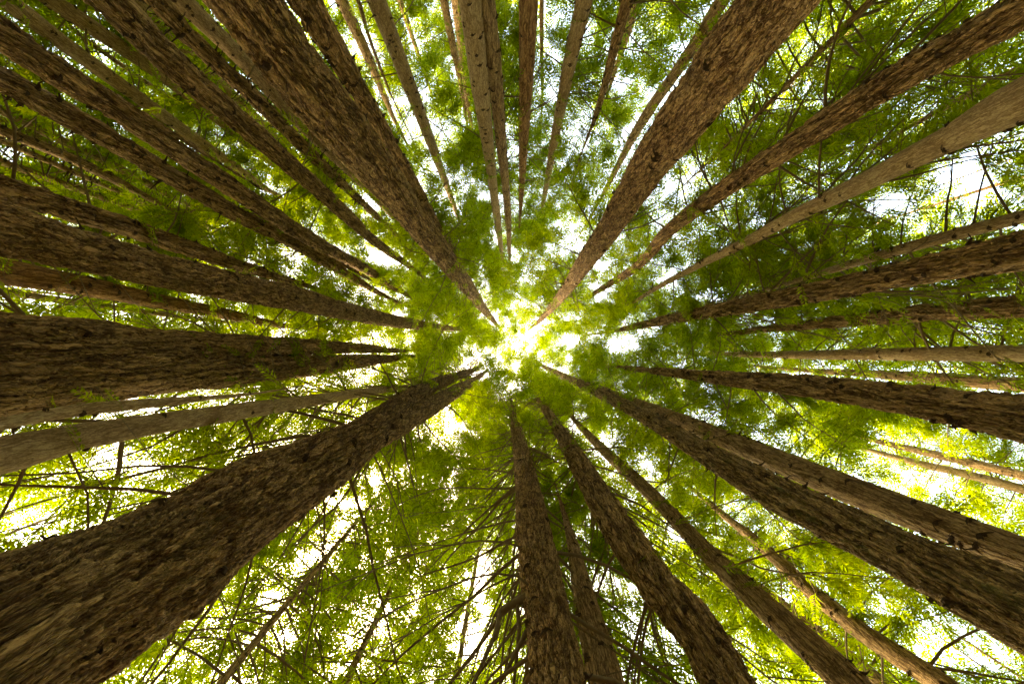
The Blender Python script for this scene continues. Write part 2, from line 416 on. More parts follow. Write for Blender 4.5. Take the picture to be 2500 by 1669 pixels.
tree('pale blotched redwood at the top between the red trunk and the short feathery one', 11.0, 40, 'smooth',
     [(1426, 0, 44), (1397, 115, 37), (1371, 249, 27), (1348, 364, 20), (1331, 479, 12), (1313, 556, 5)], nb=64, hb=13, L=3.0, leaf='deep', stubs=60)
tree('reddish grooved redwood straight up at the top, upper stem lost in leaves', 11.0, 36, 'red',
     [(1291, 0, 49), (1285, 190, 36), (1280, 310, 27), (1276, 420, 18), (1272, 500, 9)], nb=70, hb=18, L=3.2, leaf='deep', stubs=20)
tree('very thin sapling just right of the reddish grooved trunk at the top', 17.0, 30, 'fine',
     [(1322, 0, 12), (1323, 153, 9), (1325, 268, 5)], nb=40, hb=10, L=2.4, leaf='deep', stubs=10)
tree('pale scarred redwood at the top, left one of the tight pair', 9.0, 44, 'smooth',
     [(1147, 0, 52), (1168, 190, 45), (1187, 326, 31), (1202, 440, 22), (1217, 556, 17), (1226, 625, 7)], nb=56, hb=16, L=2.8, leaf='deep', stubs=70)
tree('browner scarred redwood at the top, right one of the tight pair', 9.4, 44, 'fine',
     [(1187, 0, 52), (1210, 190, 38), (1225, 364, 26), (1237, 479, 18), (1243, 575, 14), (1244, 642, 6)], nb=50, hb=16, L=2.8, leaf='deep', stubs=60)
tree('thin dim redwood touching the left side of the tight pair at the top', 18.0, 36, 'fine',
     [(1113, 0, 22), (1126, 115, 19), (1140, 230, 14), (1152, 330, 8)], nb=64, hb=11, L=3.0, leaf='deep')
tree('thin knobbly redwood at the top, second to the left of the tight pair', 19.0, 36, 'fine',
     [(1083, 0, 20), (1106, 115, 18), (1129, 215, 13), (1137, 291, 7)], nb=64, hb=11, L=3.0, leaf='deep', stub_len=0.2)
tree('faint thin trunk at the top between the knobbly one and the gently curved one', 23.0, 36, 'fine',
     [(976, 0, 14), (995, 57, 13), (1015, 115, 10), (1040, 190, 6)], nb=64, hb=10, L=3.0, leaf='deep')
tree('gently curved tan redwood with short whiskers at the top left of the middle', 12.0, 42, 'smooth',
     [(919, 0, 46), (961, 107, 37), (1007, 230, 32), (1045, 329, 26), (1083, 433, 17), (1106, 494, 13), (1126, 556, 7)], nb=60, hb=13, L=3.2, leaf='deep', stubs=70, stub_len=0.2)
tree('bending sapling thin as a cord at the top beside the gently curved redwood', 15.0, 30, 'fine',
     [(875, 0, 11), (900, 92, 9), (930, 170, 7), (953, 230, 5)], nb=30, hb=10, L=2.2, stubs=10)
tree('shadowy redwood at the top right beside the biggest upper left trunk', 18.0, 36, 'fine',
     [(834, 0, 30), (877, 88, 25), (926, 203, 18), (960, 290, 10)], nb=70, hb=10, L=3.2)
tree('deeply furrowed giant redwood descending from the top edge toward the middle', 5.5, 48, 'deep',
     [(608, 0, 176), (740, 178, 138), (880, 364, 104), (986, 500, 74), (1060, 596, 58), (1133, 691, 38), (1183, 760, 19), (1225, 806, 6)],
     nb=100, hb=17, L=3.2, droop=0.3, stubs=24, brush=60, taper=.3, top=36)
tree('whiskered redwood pressed against the right flank of the furrowed giant at the top', 7.5, 38, 'deep',
     [(746, 0, 84), (819, 126, 60), (915, 287, 42), (991, 414, 31), (1068, 555, 22), (1110, 620, 12), (1140, 670, 5)], nb=50, hb=15, L=2.8, stubs=60, stub_len=0.16, top=18)
# --- upper left
tree('light brown redwood nearest the left flank of the furrowed giant in the upper left', 12.5, 38, 'smooth',
     [(447, 0, 48), (575, 126, 37), (728, 299, 27), (881, 444, 19), (990, 560, 10)], nb=55, hb=14, L=2.8, stubs=50)
tree('dark knotty redwood with hooked whiskers, second to the left of the furrowed giant', 12.0, 38, 'deep',
     [(385, 0, 47), (460, 88, 40), (613, 230, 34), (766, 383, 27), (900, 510, 17), (972, 577, 10)], nb=55, hb=14, L=2.6, stubs=110, stub_len=0.3)
tree('greyish stubbly redwood squeezed between two dark trunks in the upper left', 17.0, 38, 'smooth',
     [(330, 5, 30), (498, 165, 26), (575, 238, 24), (690, 352, 16), (766, 421, 10)], nb=55, hb=14, L=2.6, stubs=110, stub_len=0.35)
tree('broad dark redwood with straight grain reaching the top edge in the upper left', 10.0, 42, 'deep',
     [(265, 0, 80), (421, 150, 66), (536, 253, 55), (690, 383, 44), (843, 523, 33), (915, 592, 22), (991, 642, 15), (1045, 684, 7)], nb=56, hb=15, L=2.8, stubs=50, top=18)
tree('pale redwood fading into haze between dark trunks in the upper left corner', 17.0, 36, 'smooth',
     [(134, 5, 42), (287, 107, 36), (441, 215, 28), (575, 330, 20), (690, 420, 13), (780, 490, 7)], nb=65, hb=12, L=3.0)
tree('dark leaf-covered sapling next to the pale fading trunk in the upper left corner', 20.0, 30, 'fine',
     [(60, -14, 15), (188, 80, 14), (257, 132, 12), (420, 245, 8), (500, 310, 5)], nb=60, hb=10, L=2.6, leaf='deep')
tree('light dotted redwood starting at the very top left corner', 16.0, 34, 'smooth',
     [(30, 12, 46), (153, 105, 38), (383, 270, 30), (480, 340, 25), (575, 406, 20), (650, 460, 11)], nb=62, hb=13, L=3.0, stubs=60)
tree('heavy black-sided redwood at the left edge below the top left corner', 10.0, 40, 'deep',
     [(0, 84, 84), (200, 216, 66), (392, 343, 50), (554, 450, 44), (728, 567, 36), (817, 616, 30), (900, 659, 24), (1000, 724, 9)],
     nb=56, hb=14, L=2.8, stubs=40,
     stem=[(120, 140, 20), (296, 250, 19), (392, 309, 17), (476, 361, 12)])
tree('dark furrowed redwood at the left edge, its upper stem forking', 11.0, 38, 'deep',
     [(0, 197, 64), (230, 314, 55), (460, 452, 43), (575, 523, 38), (728, 597, 30), (791, 637, 25), (855, 675, 21), (960, 735, 8)],
     nb=56, hb=14, L=2.8, stubs=60, stub_len=0.22,
     stem=[(760, 608, 10), (820, 637, 12), (870, 663, 10), (910, 686, 6)])
# --- left side
tree('upper one of two thin pale redwoods at the left edge below the forking trunk', 18.0, 34, 'smooth',
     [(0, 266, 22), (115, 327, 20), (268, 397, 20), (400, 470, 15), (480, 512, 8)], nb=60, hb=11, L=2.8)
tree('lower one of two thin pale redwoods at the left edge below the forking trunk', 19.5, 34, 'smooth',
     [(0, 295, 24), (70, 327, 20), (134, 357, 18), (250, 420, 12), (330, 468, 7)], nb=55, hb=11, L=2.8)
tree('dark redwood mostly buried in green sprays at the left edge', 15.0, 32, 'fine',
     [(0, 318, 26), (77, 345, 25), (153, 374, 26), (268, 430, 22), (345, 472, 17), (430, 520, 9)], nb=64, hb=9, L=3.0, fol=1.2)
tree('bare thin trunk with downward stubs under the buried trunk at the left edge', 16.5, 32, 'smooth',
     [(0, 340, 15), (115, 392, 14), (192, 426, 13), (268, 457, 11), (345, 495, 7)], nb=40, hb=12, L=2.6, stubs=60, stub_len=0.5)
tree('lowest thin pale trunk at the left edge above the broad mottled redwood', 17.5, 32, 'smooth',
     [(0, 394, 18), (96, 428, 17), (192, 463, 16), (287, 497, 12), (345, 518, 7)], nb=45, hb=12, L=2.6)
tree('shaded redwood running along the top of the broad mottled trunk at the left', 11.5, 30, 'deep',
     [(0, 458, 64), (190, 520, 54), (300, 552, 48), (420, 592, 44), (575, 645, 33), (716, 688, 16), (780, 705, 7)], nb=60, hb=9, L=3.0, droop=0.6, limbs=10)
tree('broad mottled redwood with a dark gash sweeping in from the left edge', 7.5, 45, 'shaggy',
     [(0, 560, 134), (180, 602, 106), (383, 649, 82), (651, 715, 62), (843, 760, 41), (953, 783, 30), (1068, 799, 18), (1145, 805, 6)],
     nb=80, hb=14, L=3.0, stubs=30, stub_len=0.1, brush=40, taper=.3, top=36)
tree('rusty furrowed redwood at the left edge just under the broad mottled trunk', 12.5, 32, 'red',
     [(0, 661, 66), (230, 702, 48), (383, 735, 36), (540, 765, 28), (640, 785, 18), (720, 800, 9)], nb=70, hb=8, L=3.4, droop=0.6, limbs=12)
tree('thin straight pole of a tree at the left edge above the double giant', 15.0, 28, 'smooth',
     [(0, 713, 18), (153, 734, 17), (306, 755, 14), (498, 782, 8)], nb=50, hb=10, L=3.2, droop=0.7, limbs=10)
tree('massive dark redwood filling the left edge, splitting into two stems', 9.0, 36, 'deep',
     [(0, 893, 260), (200, 890, 208), (330, 890, 166), (421, 900, 125), (520, 906, 96), (613, 905, 79), (800, 887, 48), (880, 880, 34), (980, 872, 14), (1040, 866, 6)],
     nb=76, hb=8, L=4.6, droop=0.9, limbs=34, sweep=36, out_bias=0.7, stubs=20,
     stem=[(150, 842, 90), (300, 838, 76), (421, 834, 63), (613, 841, 52), (760, 846, 38), (900, 850, 23), (980, 858, 8)])
tree('thin smooth curved stem in front of the massive dark trunk at the left edge', 6.4, 20, 'smooth',
     [(0, 1036, 34), (130, 1010, 32), (268, 991, 30), (383, 984, 24), (498, 971, 13), (632, 962, 5)], nb=14, hb=9, L=2.0, droop=0.4, fol=0.6, stubs=6, stub_len=0.08)
tree('smooth tan redwood below the massive dark one, entering from the left edge', 7.0, 34, 'smooth',
     [(0, 1114, 95), (190, 1070, 66), (383, 1034, 50), (575, 1003, 42), (740, 978, 31), (900, 954, 20), (1045, 937, 6)],
     nb=64, hb=7, L=4.4, droop=0.9, limbs=24, sweep=34, out_bias=0.8, stubs=12, stub_len=0.05)

# ------------------------------------------------------------------ trunk axes in metres
def axis_from_pixels(pts, D, H, step=9.0, lead=True):
    P = np.array(pts, float)
    if lead:                                  # carry the trunk on past the frame's edge, towards the ground
        d = P[0, :2] - np.array([CU, CV])
        r0 = np.hypot(*d)
        k = (r0 + 170) / r0
        P = np.vstack([[CU + d[0] * k, CV + d[1] * k, P[0, 2] * k], P])
    d = np.array([CU, CV]) - P[-1, :2]              # the leader thins out beyond the last point measured
    P = np.vstack([P, [P[-1, 0] + d[0] * .22, P[-1, 1] + d[1] * .22, 1.6]])
    s = np.concatenate([[0], np.cumsum(np.hypot(*np.diff(P[:, :2], axis=0).T))])
    n = max(int(s[-1] / step), 8)
    t = np.linspace(0, s[-1], n)
    Q = np.stack([np.interp(t, s, P[:, k]) for k in range(3)], 1)
    ker = 9 if n > 40 else 5                  # soften the corners between measured points
    pad = ker // 2
    for k in range(3):
        e = np.concatenate([2 * Q[0, k] - Q[pad:0:-1, k], Q[:, k], 2 * Q[-1, k] - Q[-2:-pad - 2:-1, k]])
        Q[:, k] = np.convolve(e, np.ones(ker) / ker, 'valid')
    # no trunk is ruler-straight: it wanders a little either side of the measured line
    g = np.random.default_rng(int(P[1, 0] * 7 + P[1, 1] * 13) % 99991)
    nk = max(n // 14, 3)
    tt = np.linspace(0, nk, n); ti = np.floor(tt); tt = ti + (tt - ti) ** 2 * (3 - 2 * (tt - ti))
    for k in range(2):
        Q[:, k] += np.interp(tt, np.arange(nk + 1), np.convolve(g.normal(0, 1, nk + 3), [.3, .4, .3], 'valid')) * (0.04 * Q[:, 2] + .5)
    r = np.hypot(Q[:, 0] - CU, Q[:, 1] - CV)
    p = 3.0
    h = ((r / (F * D)) ** p + (1.0 / H) ** p) ** (-1.0 / p)
    h = np.maximum.accumulate(h + np.arange(n) * 1e-4)
    x = (Q[:, 0] - CU) / F * h; y = (Q[:, 1] - CV) / F * h
    R = np.maximum(Q[:, 2], 1.2) * h / (2 * F)
    return np.stack([x, y, h + CAM_Z], 1), R

def smooth_noise(nz, na, cz, ca, seed):
    """periodic-in-angle value noise on a (nz, na) grid with cz x ca cells"""
    g = np.random.default_rng(seed).uniform(-1, 1, (cz + 2, ca))
    zz = np.linspace(0, cz, nz); aa = np.arange(na) / na * ca
    zi = np.minimum(zz.astype(int), cz); zf = zz - zi; zf = zf * zf * (3 - 2 * zf)
    ai = aa.astype(int); af = aa - ai; af = af * af * (3 - 2 * af)
    a0 = ai % ca; a1 = (ai + 1) % ca
    g0 = g[zi][:, a0] * (1 - af) + g[zi][:, a1] * af
    g1 = g[zi + 1][:, a0] * (1 - af) + g[zi + 1][:, a1] * af
    return g0 * (1 - zf[:, None]) + g1 * zf[:, None]

def trunk_mesh(name, A, R, bark, wmax, seed, base, flare=True):
    """tube with finer facets on the side that faces the clearing"""
    A = A.copy(); R = R.copy()
    if flare:
        z0 = A[0, 2]
        nd = max(int(z0 / 0.35), 3)
        zz = np.linspace(-0.35, z0, nd, endpoint=False)
        low = np.stack([np.full(nd, A[0, 0]), np.full(nd, A[0, 1]), zz], 1)
        # the base swells where the trunk meets the ground
        lowR = R[0] * (1 + 0.45 * np.exp(-np.clip(zz, 0, None) / 0.7))
        A = np.vstack([low, A]); R = np.concatenate([lowR, R])
    na = int(np.clip(wmax * 0.45, 12, 130))
    nz = len(A)
    face = math.atan2(-A[nz // 2, 1], -A[nz // 2, 0])
    u = np.arange(na) / na * 2 * np.pi
    ang = u - 0.45 * np.sin(u)                      # crowds vertices near angle 0 = towards the clearing
    ang = ang + face
    flute = 0.05 * smooth_noise(nz, na, max(nz // 40, 2), 7, seed) + 0.035 * smooth_noise(nz, na, max(nz // 14, 3), 11, seed + 1)
    if bark in ('deep', 'mossy', 'shaggy', 'gnarly'):
        flute = flute * 1.9
    rr = R[:, None] * (1 + flute)
    T_ = np.gradient(A, axis=0); T_ /= np.linalg.norm(T_, axis=1)[:, None]
    X = A[:, None, 0] + rr * np.cos(ang)[None, :]
    Y = A[:, None, 1] + rr * np.sin(ang)[None, :]
    # keep the section square to the axis where the stem leans
    Z = A[:, None, 2] - rr * (np.cos(ang)[None, :] * T_[:, None, 0] + np.sin(ang)[None, :] * T_[:, None, 1]) / np.maximum(T_[:, None, 2], 0.3)
    V = np.stack([X, Y, Z], -1).reshape(-1, 3) - base
    i = np.arange(nz - 1)[:, None] * na; j = np.arange(na)[None, :]; j2 = (j + 1) % na
    Fq = np.stack([i + j, i + j2, i + na + j2, i + na + j], -1).reshape(-1, 4)
    # closed top
    top = A[-1] + T_[-1] * R[-1] * 0.5 - base
    V = np.vstack([V, top])
    last = (nz - 1) * na + np.arange(na)
    cap = np.stack([last, (nz - 1) * na + (np.arange(na) + 1) % na, np.full(na, len(V) - 1), np.full(na, len(V) - 1)], -1)
    me = mesh_tris(name, V, Fq, [BARK[bark]], smooth=True)
    return me

for k, t in enumerate(T):
    t['axis'], t['rad'] = axis_from_pixels(t['pts'], t['D'], t['H'], step=8.0 if t['pts'][0][2] > 100 else (12.0 if t['pts'][0][2] > 45 else 18.0))
    if t['stem'] is not None:
        t['saxis'], t['srad'] = axis_from_pixels(t['stem'], t['D'] * 0.985, t['H'], lead=False)

# where trunks stand as seen from the clearing: keeps low sprays from growing over them
GW, GH, GS = 313, 209, 8.0
depth_map = np.full((GH, GW), 1e9)
def raster(A, R):
    for (x, y, z), r in zip(A, R):
        h = z - CAM_Z
        if h < 0.5: continue
        u = CU + x / h * F; v = CV + y / h * F; w = r / h * F
        if w < 4.5: continue
        w += 6
        d = math.sqrt(x * x + y * y + h * h)
        u0, u1 = int((u - w) / GS), int((u + w) / GS) + 1
        v0, v1 = int((v - w) / GS), int((v + w) / GS) + 1
        u0 = max(u0, 0); v0 = max(v0, 0); u1 = min(u1, GW); v1 = min(v1, GH)
        if u0 >= u1 or v0 >= v1: continue
        uu, vv = np.meshgrid((np.arange(u0, u1) + .5) * GS, (np.arange(v0, v1) + .5) * GS)
        ok = (uu - u) ** 2 + (vv - v) ** 2 < w * w
        sub = depth_map[v0:v1, u0:u1]
        sub[ok] = np.minimum(sub[ok], d)
for t in T:
    raster(t['axis'], t['rad'])
    if t['stem'] is not None: raster(t['saxis'], t['srad'])

# openings in the canopy (photograph pixels): centre, half axes, how empty
GAPS = [(1310, 745, 60, 14, .6), (1405, 770, 34, 16, .85), (1395, 830, 14, 26, .85), (1260, 895, 13, 18, .85), (1385, 890, 11, 34, .7), (1242, 955, 12, 24, .8),
        (945, 630, 46, 30, .95), (975, 765, 26, 16, .9), (1430, 325, 40, 80, .6), (1520, 140, 50, 120, .55), (1330, 160, 30, 160, .5), (2340, 440, 90, 70, .85),
        (2170, 500, 70, 45, .85), (2440, 350, 60, 60, .7), (1990, 240, 40, 40, .4), (2380, 800, 60, 30, .8), (2250, 1170, 90, 40, .6), (690, 1510, 40, 80, .6),
        (850, 1300, 20, 40, .6), (290, 1120, 90, 40, .7), (420, 1600, 40, 40, .6), (1140, 1590, 30, 40, .6), (960, 1560, 24, 30, .5), (1410, 1010, 24, 40, .75),
        (1720, 1020, 50, 26, .6), (1520, 840, 50, 26, .9), (1580, 805, 30, 20, .8), (30, 380, 60, 26, .85), (200, 440, 50, 18, .7), (1640, 640, 24, 24, .5),
        (1480, 720, 34, 24, .7), (1185, 725, 18, 20, .6), (1150, 850, 40, 10, .7), (1400, 560, 26, 60, .5), (1230, 520, 14, 70, .5), (150, 1180, 80, 30, .5),
        (1600, 1190, 40, 40, .6), (1780, 1230, 30, 20, .6), (1480, 1080, 40, 40, .5), (1130, 480, 50, 50, .45), (1620, 480, 40, 60, .5), (700, 620, 40, 30, .5)]

# ------------------------------------------------------------------ foliage sprays
def spray_template(seed, pairs=7, reach=0.42, wide=1.0):
    """a flat feathery spray along +X, length 1: side shoots in two ranks; one thin triangle each"""
    r = np.random.default_rng(seed)
    tri = []
    for k in range(pairs):
        tt = 0.08 + 0.88 * k / (pairs - 1)
        ln = reach * (1 - 0.62 * tt ** 1.6) * r.uniform(0.75, 1.15)
        for s in (-1, 1):
            a = s * math.radians(r.uniform(40, 62))
            b = np.array([tt + r.uniform(-.02, .02), 0, 0])
            tip = b + ln * np.array([math.cos(a), math.sin(a), r.uniform(-.22, .08)])
            side = np.array([-math.sin(a), math.cos(a), r.uniform(-.3, .3)]) * r.uniform(.050, .072) * wide
            mid = b + (tip - b) * 0.45
            tri.append([b, mid + side, tip])
    tri.append([[0, -.018, 0], [0, .018, 0], [1.08, 0, -.10]])
    A = np.array(tri, float)
    A[..., 2] -= 0.16 * A[..., 0] ** 2
    return A

SPRAYS = [spray_template(s, 7, 0.43, 1.15) for s in range(8)]
MID = [spray_template(s + 20, 12, 0.31, 0.85) for s in range(6)]

def place_sprays(pos, direc, size, templates, r):
    """pos, direc (N,3), size (N,) -> triangle soup (M*3,3)"""
    if len(pos) == 0:
        return np.zeros((0, 3))
    X = direc / (np.linalg.norm(direc, axis=1)[:, None] + 1e-9)
    up = np.stack([r.normal(0, .38, len(pos)), r.normal(0, .38, len(pos)), np.ones(len(pos))], 1)
    Y = np.cross(up, X); Y /= np.linalg.norm(Y, axis=1)[:, None] + 1e-9
    Z = np.cross(X, Y)
    M = np.stack([X, Y, Z], -1) * size[:, None, None]
    pick = r.integers(0, len(templates), len(pos))
    out = []
    for k, tp in enumerate(templates):
        m = pick == k
        if not m.any(): continue
        V = np.einsum('nij,tvj->ntvi', M[m], tp) + pos[m][:, None, None, :]
        out.append(V.reshape(-1, 3))
    return np.concatenate(out)

def project(p):
    h = np.maximum(p[:, 2] - CAM_Z, 0.3)
    return CU + p[:, 0] / h * F, CV + p[:, 1] / h * F

def keep_mask(p, r, guard=0.985):
    u, v = project(p)
    d = np.linalg.norm(p - np.array([0, 0, CAM_Z]), axis=1)
    keep = np.ones(len(p), bool)
    for (gu, gv, ru, rv, q) in GAPS:
        e = ((u - gu) / ru) ** 2 + ((v - gv) / rv) ** 2
        pr = q * np.clip(1.5 - e, 0, 1)
        keep &= r.random(len(p)) > pr
    ui = np.clip((u / GS).astype(int), 0, GW - 1); vi = np.clip((v / GS).astype(int), 0, GH - 1)
    inside = (u > 0) & (u < 2500) & (v > 0) & (v < 1669)
    front = inside & (depth_map[vi, ui] < 1e8) & (depth_map[vi, ui] > d + 0.3)
    keep &= ~(front & (r.random(len(p)) < guard))
    keep &= d > 4.5
    return keep

def covers_trunk(P, own_d):
    u, v = project(P)
    d = np.linalg.norm(P - np.array([0, 0, CAM_Z]), axis=1)
    inside = (u > 0) & (u < 2500) & (v > 0) & (v < 1669)
    ui = np.clip((u / GS).astype(int), 0, GW - 1); vi = np.clip((v / GS).astype(int), 0, GH - 1)
    dm = depth_map[vi, ui]
    return np.mean(inside & (dm < 1e8) & (dm > d + 0.4))

def at_height(A, R, z):
    return np.array([np.interp(z, A[:, 2], A[:, k]) for k in range(3)]), np.interp(z, A[:, 2], R)

def make_branch(A, R, z, az, L, droop, up, r, n=7):
    p0, r0 = at_height(A, R, z)
    t = np.linspace(0, 1, n)
    az_t = az + r.normal(0, .25) * t + np.cumsum(r.normal(0, .11, n))
    step = L / (n - 1)
    dx = np.cumsum(np.concatenate([[0], np.cos(az_t[1:]) * step])); dy = np.cumsum(np.concatenate([[0], np.sin(az_t[1:]) * step]))
    zz = L * (up * t - droop * t ** 1.7) + np.concatenate([[0], np.cumsum(r.normal(0, .03 * L / 4, n - 1))])
    st = r0 * 0.6
    return np.stack([p0[0] + math.cos(az) * st + dx, p0[1] + math.sin(az) * st + dy, z + zz], 1)

total_tris = 0
def build_tree(k, t):
    global total_tris
    r = np.random.default_rng(1000 + k * 7)
    A, R = t['axis'], t['rad']
    base = np.array([A[0, 0], A[0, 1], 0.0])
    root = bpy.data.objects.new('redwood_tree', None)
    root.empty_display_size = 0.5
    root.location = base
    scene.collection.objects.link(root)
    root['label'] = t['label']; root['category'] = 'tree'; root['group'] = 'redwood trees around the clearing'
    wmax = max(p[2] for p in t['pts'])
    trunk = link('trunk', trunk_mesh('trunk', A, R, t['bark'], wmax, 77 + k * 3, base), root)
    if t['stem'] is not None:
        link('stem', trunk_mesh('stem', t['saxis'], t['srad'], t['bark'], max(p[2] for p in t['stem']), 500 + k, base, flare=False), root)
    ztop = A[-1, 2]
    out_az = math.atan2(base[1], base[0])
    # ---- stubs: collars and broken twigs of branches long shed
    S = Soup()
    zlo, zhi = max(2.0, A[0, 2]), ztop - 1.0
    for q in range(t['stubs']):
        z = zlo * (zhi / zlo) ** r.random()
        az = out_az + math.pi + r.uniform(-1.9, 1.9)
        p0, r0 = at_height(A, R, z)
        d = np.array([math.cos(az), math.sin(az), 0.0])
        ln = 0.6 * t['stub_len'] * r.uniform(.5, 1.6) * (1.0 if r.random() > .2 else 2.2)
        rad = r.uniform(.010, .022) + 0.02 * min(r0, .4)
        surf = p0 + d * r0 * 0.93
        pts = [surf - d * .03, surf + d * (r0 * .07 + .02), surf + d * (ln * .55) + [0, 0, -.25 * ln], surf + d * ln + [0, 0, r.uniform(-.9, .1) * ln]]
        S.add(*tube(pts, [rad * 2.3, rad * 1.5, rad * .8, rad * .45], 4))
        # the dark eyebrow over a shed branch
        side = np.array([-d[1], d[0], 0.0])
        wdt = r.uniform(.05, .12) * (0.6 + min(r0, .5) * 1.4)
        ar = np.linspace(-1, 1, 5)
        cur = [p0 + (d * math.cos(a_ * wdt / max(r0, .05)) + side * math.sin(a_ * wdt / max(r0, .05))) * (r0 * 1.0) + np.array([0, 0, .05 - abs(a_) ** 1.5 * wdt * 0.9]) for a_ in ar]
        S.add(*tube(cur, np.array([.25, .85, 1, .85, .25]) * rad * 0.9 + .004, 3))
    if S.n:
        v, f = S.arrays()
        o = link('branch_stubs', mesh_tris('branch_stubs', v - base, f, [MAT_STUB]), root); o['kind'] = 'stuff'
        total_tris += len(f) * 2
    # ---- living branches
    B = Soup(); limbs = []
    pos, dirs, size = [], [], []
    hb, L0 = t['hb'], t['L']
    for q in range(t['nb'] + t['top']):
        f = (q + r.random()) / t['nb']
        z = hb + (ztop - 0.5 - hb) * f ** 0.85
        if q >= t['nb']: z = ztop * r.uniform(.66, .99)
        if z >= ztop - 0.3: continue
        az = q * 2.39996 + r.normal(0, .5)
        if r.random() < t['out_bias']:
            az = out_az + r.normal(0, 1.0)
        if z < 20 and math.cos(az - out_az) < -0.15:      # low limbs do not reach into the clearing
            az = 2 * out_az + math.pi - az
        fr = (z - hb) / max(ztop - hb, 1)
        L = L0 * (1.0 - t['taper'] * fr ** 1.3) * r.uniform(.65, 1.2)
        if q >= t['nb']: L = r.uniform(1.6, 3.4)
        droop = t['droop'] * (1 - .8 * fr) * r.uniform(.6, 1.3)
        up = 0.15 + 0.5 * fr + r.normal(0, .12)
        P = make_branch(A, R, z, az, L, droop, up, r)
        if P[:, 2].min() < 4.0: continue
        if covers_trunk(P, 0) > 0.25 and r.random() < .92: continue
        rad = (0.013 + 0.0065 * L) * r.uniform(.8, 1.2)
        rads = rad * np.linspace(1, .22, len(P)) ** 0.9
        if len(limbs) < t['limbs']:
            limbs.append((P, rads * 1.1))
        else:
            B.add(*tube(P, rads, 3))
        # secondary twigs and their sprays
        ns = int((6 + 7.5 * L) * t['fol'] * r.uniform(.85, 1.15) * ((0.17 if hb < 10.5 else 0.15) * (0.72 if z > 26 else 1.0))) + 2
        tw = r.uniform(.28, 1.0, ns) ** .85
        idx = tw * (len(P) - 1); i0 = np.minimum(idx.astype(int), len(P) - 2); fr_ = idx - i0
        bp = P[i0] * (1 - fr_)[:, None] + P[i0 + 1] * fr_[:, None]
        bd = P[i0 + 1] - P[i0]; bd /= np.linalg.norm(bd, axis=1)[:, None]
        sgn = np.where(r.random(ns) < .5, -1.0, 1.0)
        an = np.arctan2(bd[:, 1], bd[:, 0]) + sgn * np.radians(r.uniform(20, 80, ns))
        td = np.stack([np.cos(an), np.sin(an), bd[:, 2] * .5 - r.uniform(0, .5, ns)], 1)
        tl = r.uniform(.4, 1.75, ns) * (1.15 - tw * .6) * min(L / 3, 1.1)
        for a_, d_, l_ in zip(bp, td, tl):                 # each twig carries three or four sprays
            e = a_ + d_ * l_
            B.add(*tube([a_, e], [.010, .004], 3))
        for c in (0.2, 0.42, 0.62, 0.82, 1.0):
            s2 = np.where(r.random(ns) < .5, -1.0, 1.0) * (c < 1)
            an2 = an + s2 * np.radians(r.uniform(25, 60, ns))
            pos.append(bp + td * (tl * c)[:, None])
            dirs.append(np.stack([np.cos(an2), np.sin(an2), td[:, 2] * .6 - r.uniform(0, .45, ns)], 1))
            size.append(r.uniform(.40, .76, ns))
    for q in range(t['sweep']):                       # long bare limbs sweeping down and away from the clearing
        z = hb * 0.9 + (ztop * .62 - hb * .9) * r.random() ** 1.4
        L = r.uniform(2.2, 4.6) * min(1.0, L0 / 3.6)
        P = make_branch(A, R, z, out_az + t['sweep_turn'] * r.uniform(0, 1.6) + r.normal(0, .55), L, r.uniform(.5, 1.15), r.uniform(.0, .25), r)
        if P[:, 2].min() < 3.5 or (covers_trunk(P, 0) > 0.2 and r.random() < .9): continue
        limbs.append((P, r.uniform(.016, .032) * np.linspace(1, .25, len(P))))
        for w_ in range(3):
            i_ = r.integers(2, len(P) - 1)
            d_ = P[i_] - P[i_ - 1]; d_ = d_ / np.linalg.norm(d_)
            e_ = P[i_] + (d_ + r.normal(0, .45, 3)) * r.uniform(.5, 1.3)
            B.add(*tube([P[i_], (P[i_] + e_) / 2 + r.normal(0, .04, 3), e_], [.014, .011, .006], 3))
    for q in range(t['brush']):                       # wiry twigs bristling round the upper stem
        z = ztop * r.uniform(.42, .99)
        az = r.uniform(0, 2 * np.pi)
        P = make_branch(A, R, z, az, r.uniform(.7, 2.2), r.uniform(.1, .9), .25, r, n=4)
        B.add(*tube(P, r.uniform(.014, .024) * np.linspace(1, .3, len(P)), 3))
    if pos:
        pos = np.concatenate(pos); dirs = np.concatenate(dirs); size = np.concatenate(size)
        kp = keep_mask(pos + dirs * size[:, None] * .5, r)
        pos, dirs, size = pos[kp], dirs[kp], size[kp]
        dist = np.linalg.norm(pos - np.array([0, 0, CAM_Z]), axis=1)
        mid = dist < 19.0
        far = dist >= 19.0
        far_soup = np.concatenate([place_sprays(pos[far], dirs[far], size[far] * (1 + 0.006 * dist[far]), SPRAYS, r),
                                   place_sprays(pos[mid], dirs[mid], size[mid] * 1.05, MID, r)])
        V = far_soup
        Fc = np.arange(len(V)).reshape(-1, 3)
        link('crown', mesh_tris('crown', V - base, Fc, [LEAF[t['leaf']]]), root)
        total_tris += len(Fc)
    if B.n:
        v, f = B.arrays()
        o = link('fine_branches', mesh_tris('fine_branches', v - base, f, [MAT_BRANCH], smooth=True), root); o['kind'] = 'stuff'
        total_tris += len(f) * 2
    for P, rads in limbs:
        v, f = tube(P, rads, 6)
        link('limb', mesh_tris('limb', v - base, f, [MAT_BRANCH], smooth=True), root)
        total_tris += len(f) * 2

for k, t in enumerate(T):
    build_tree(k, t)

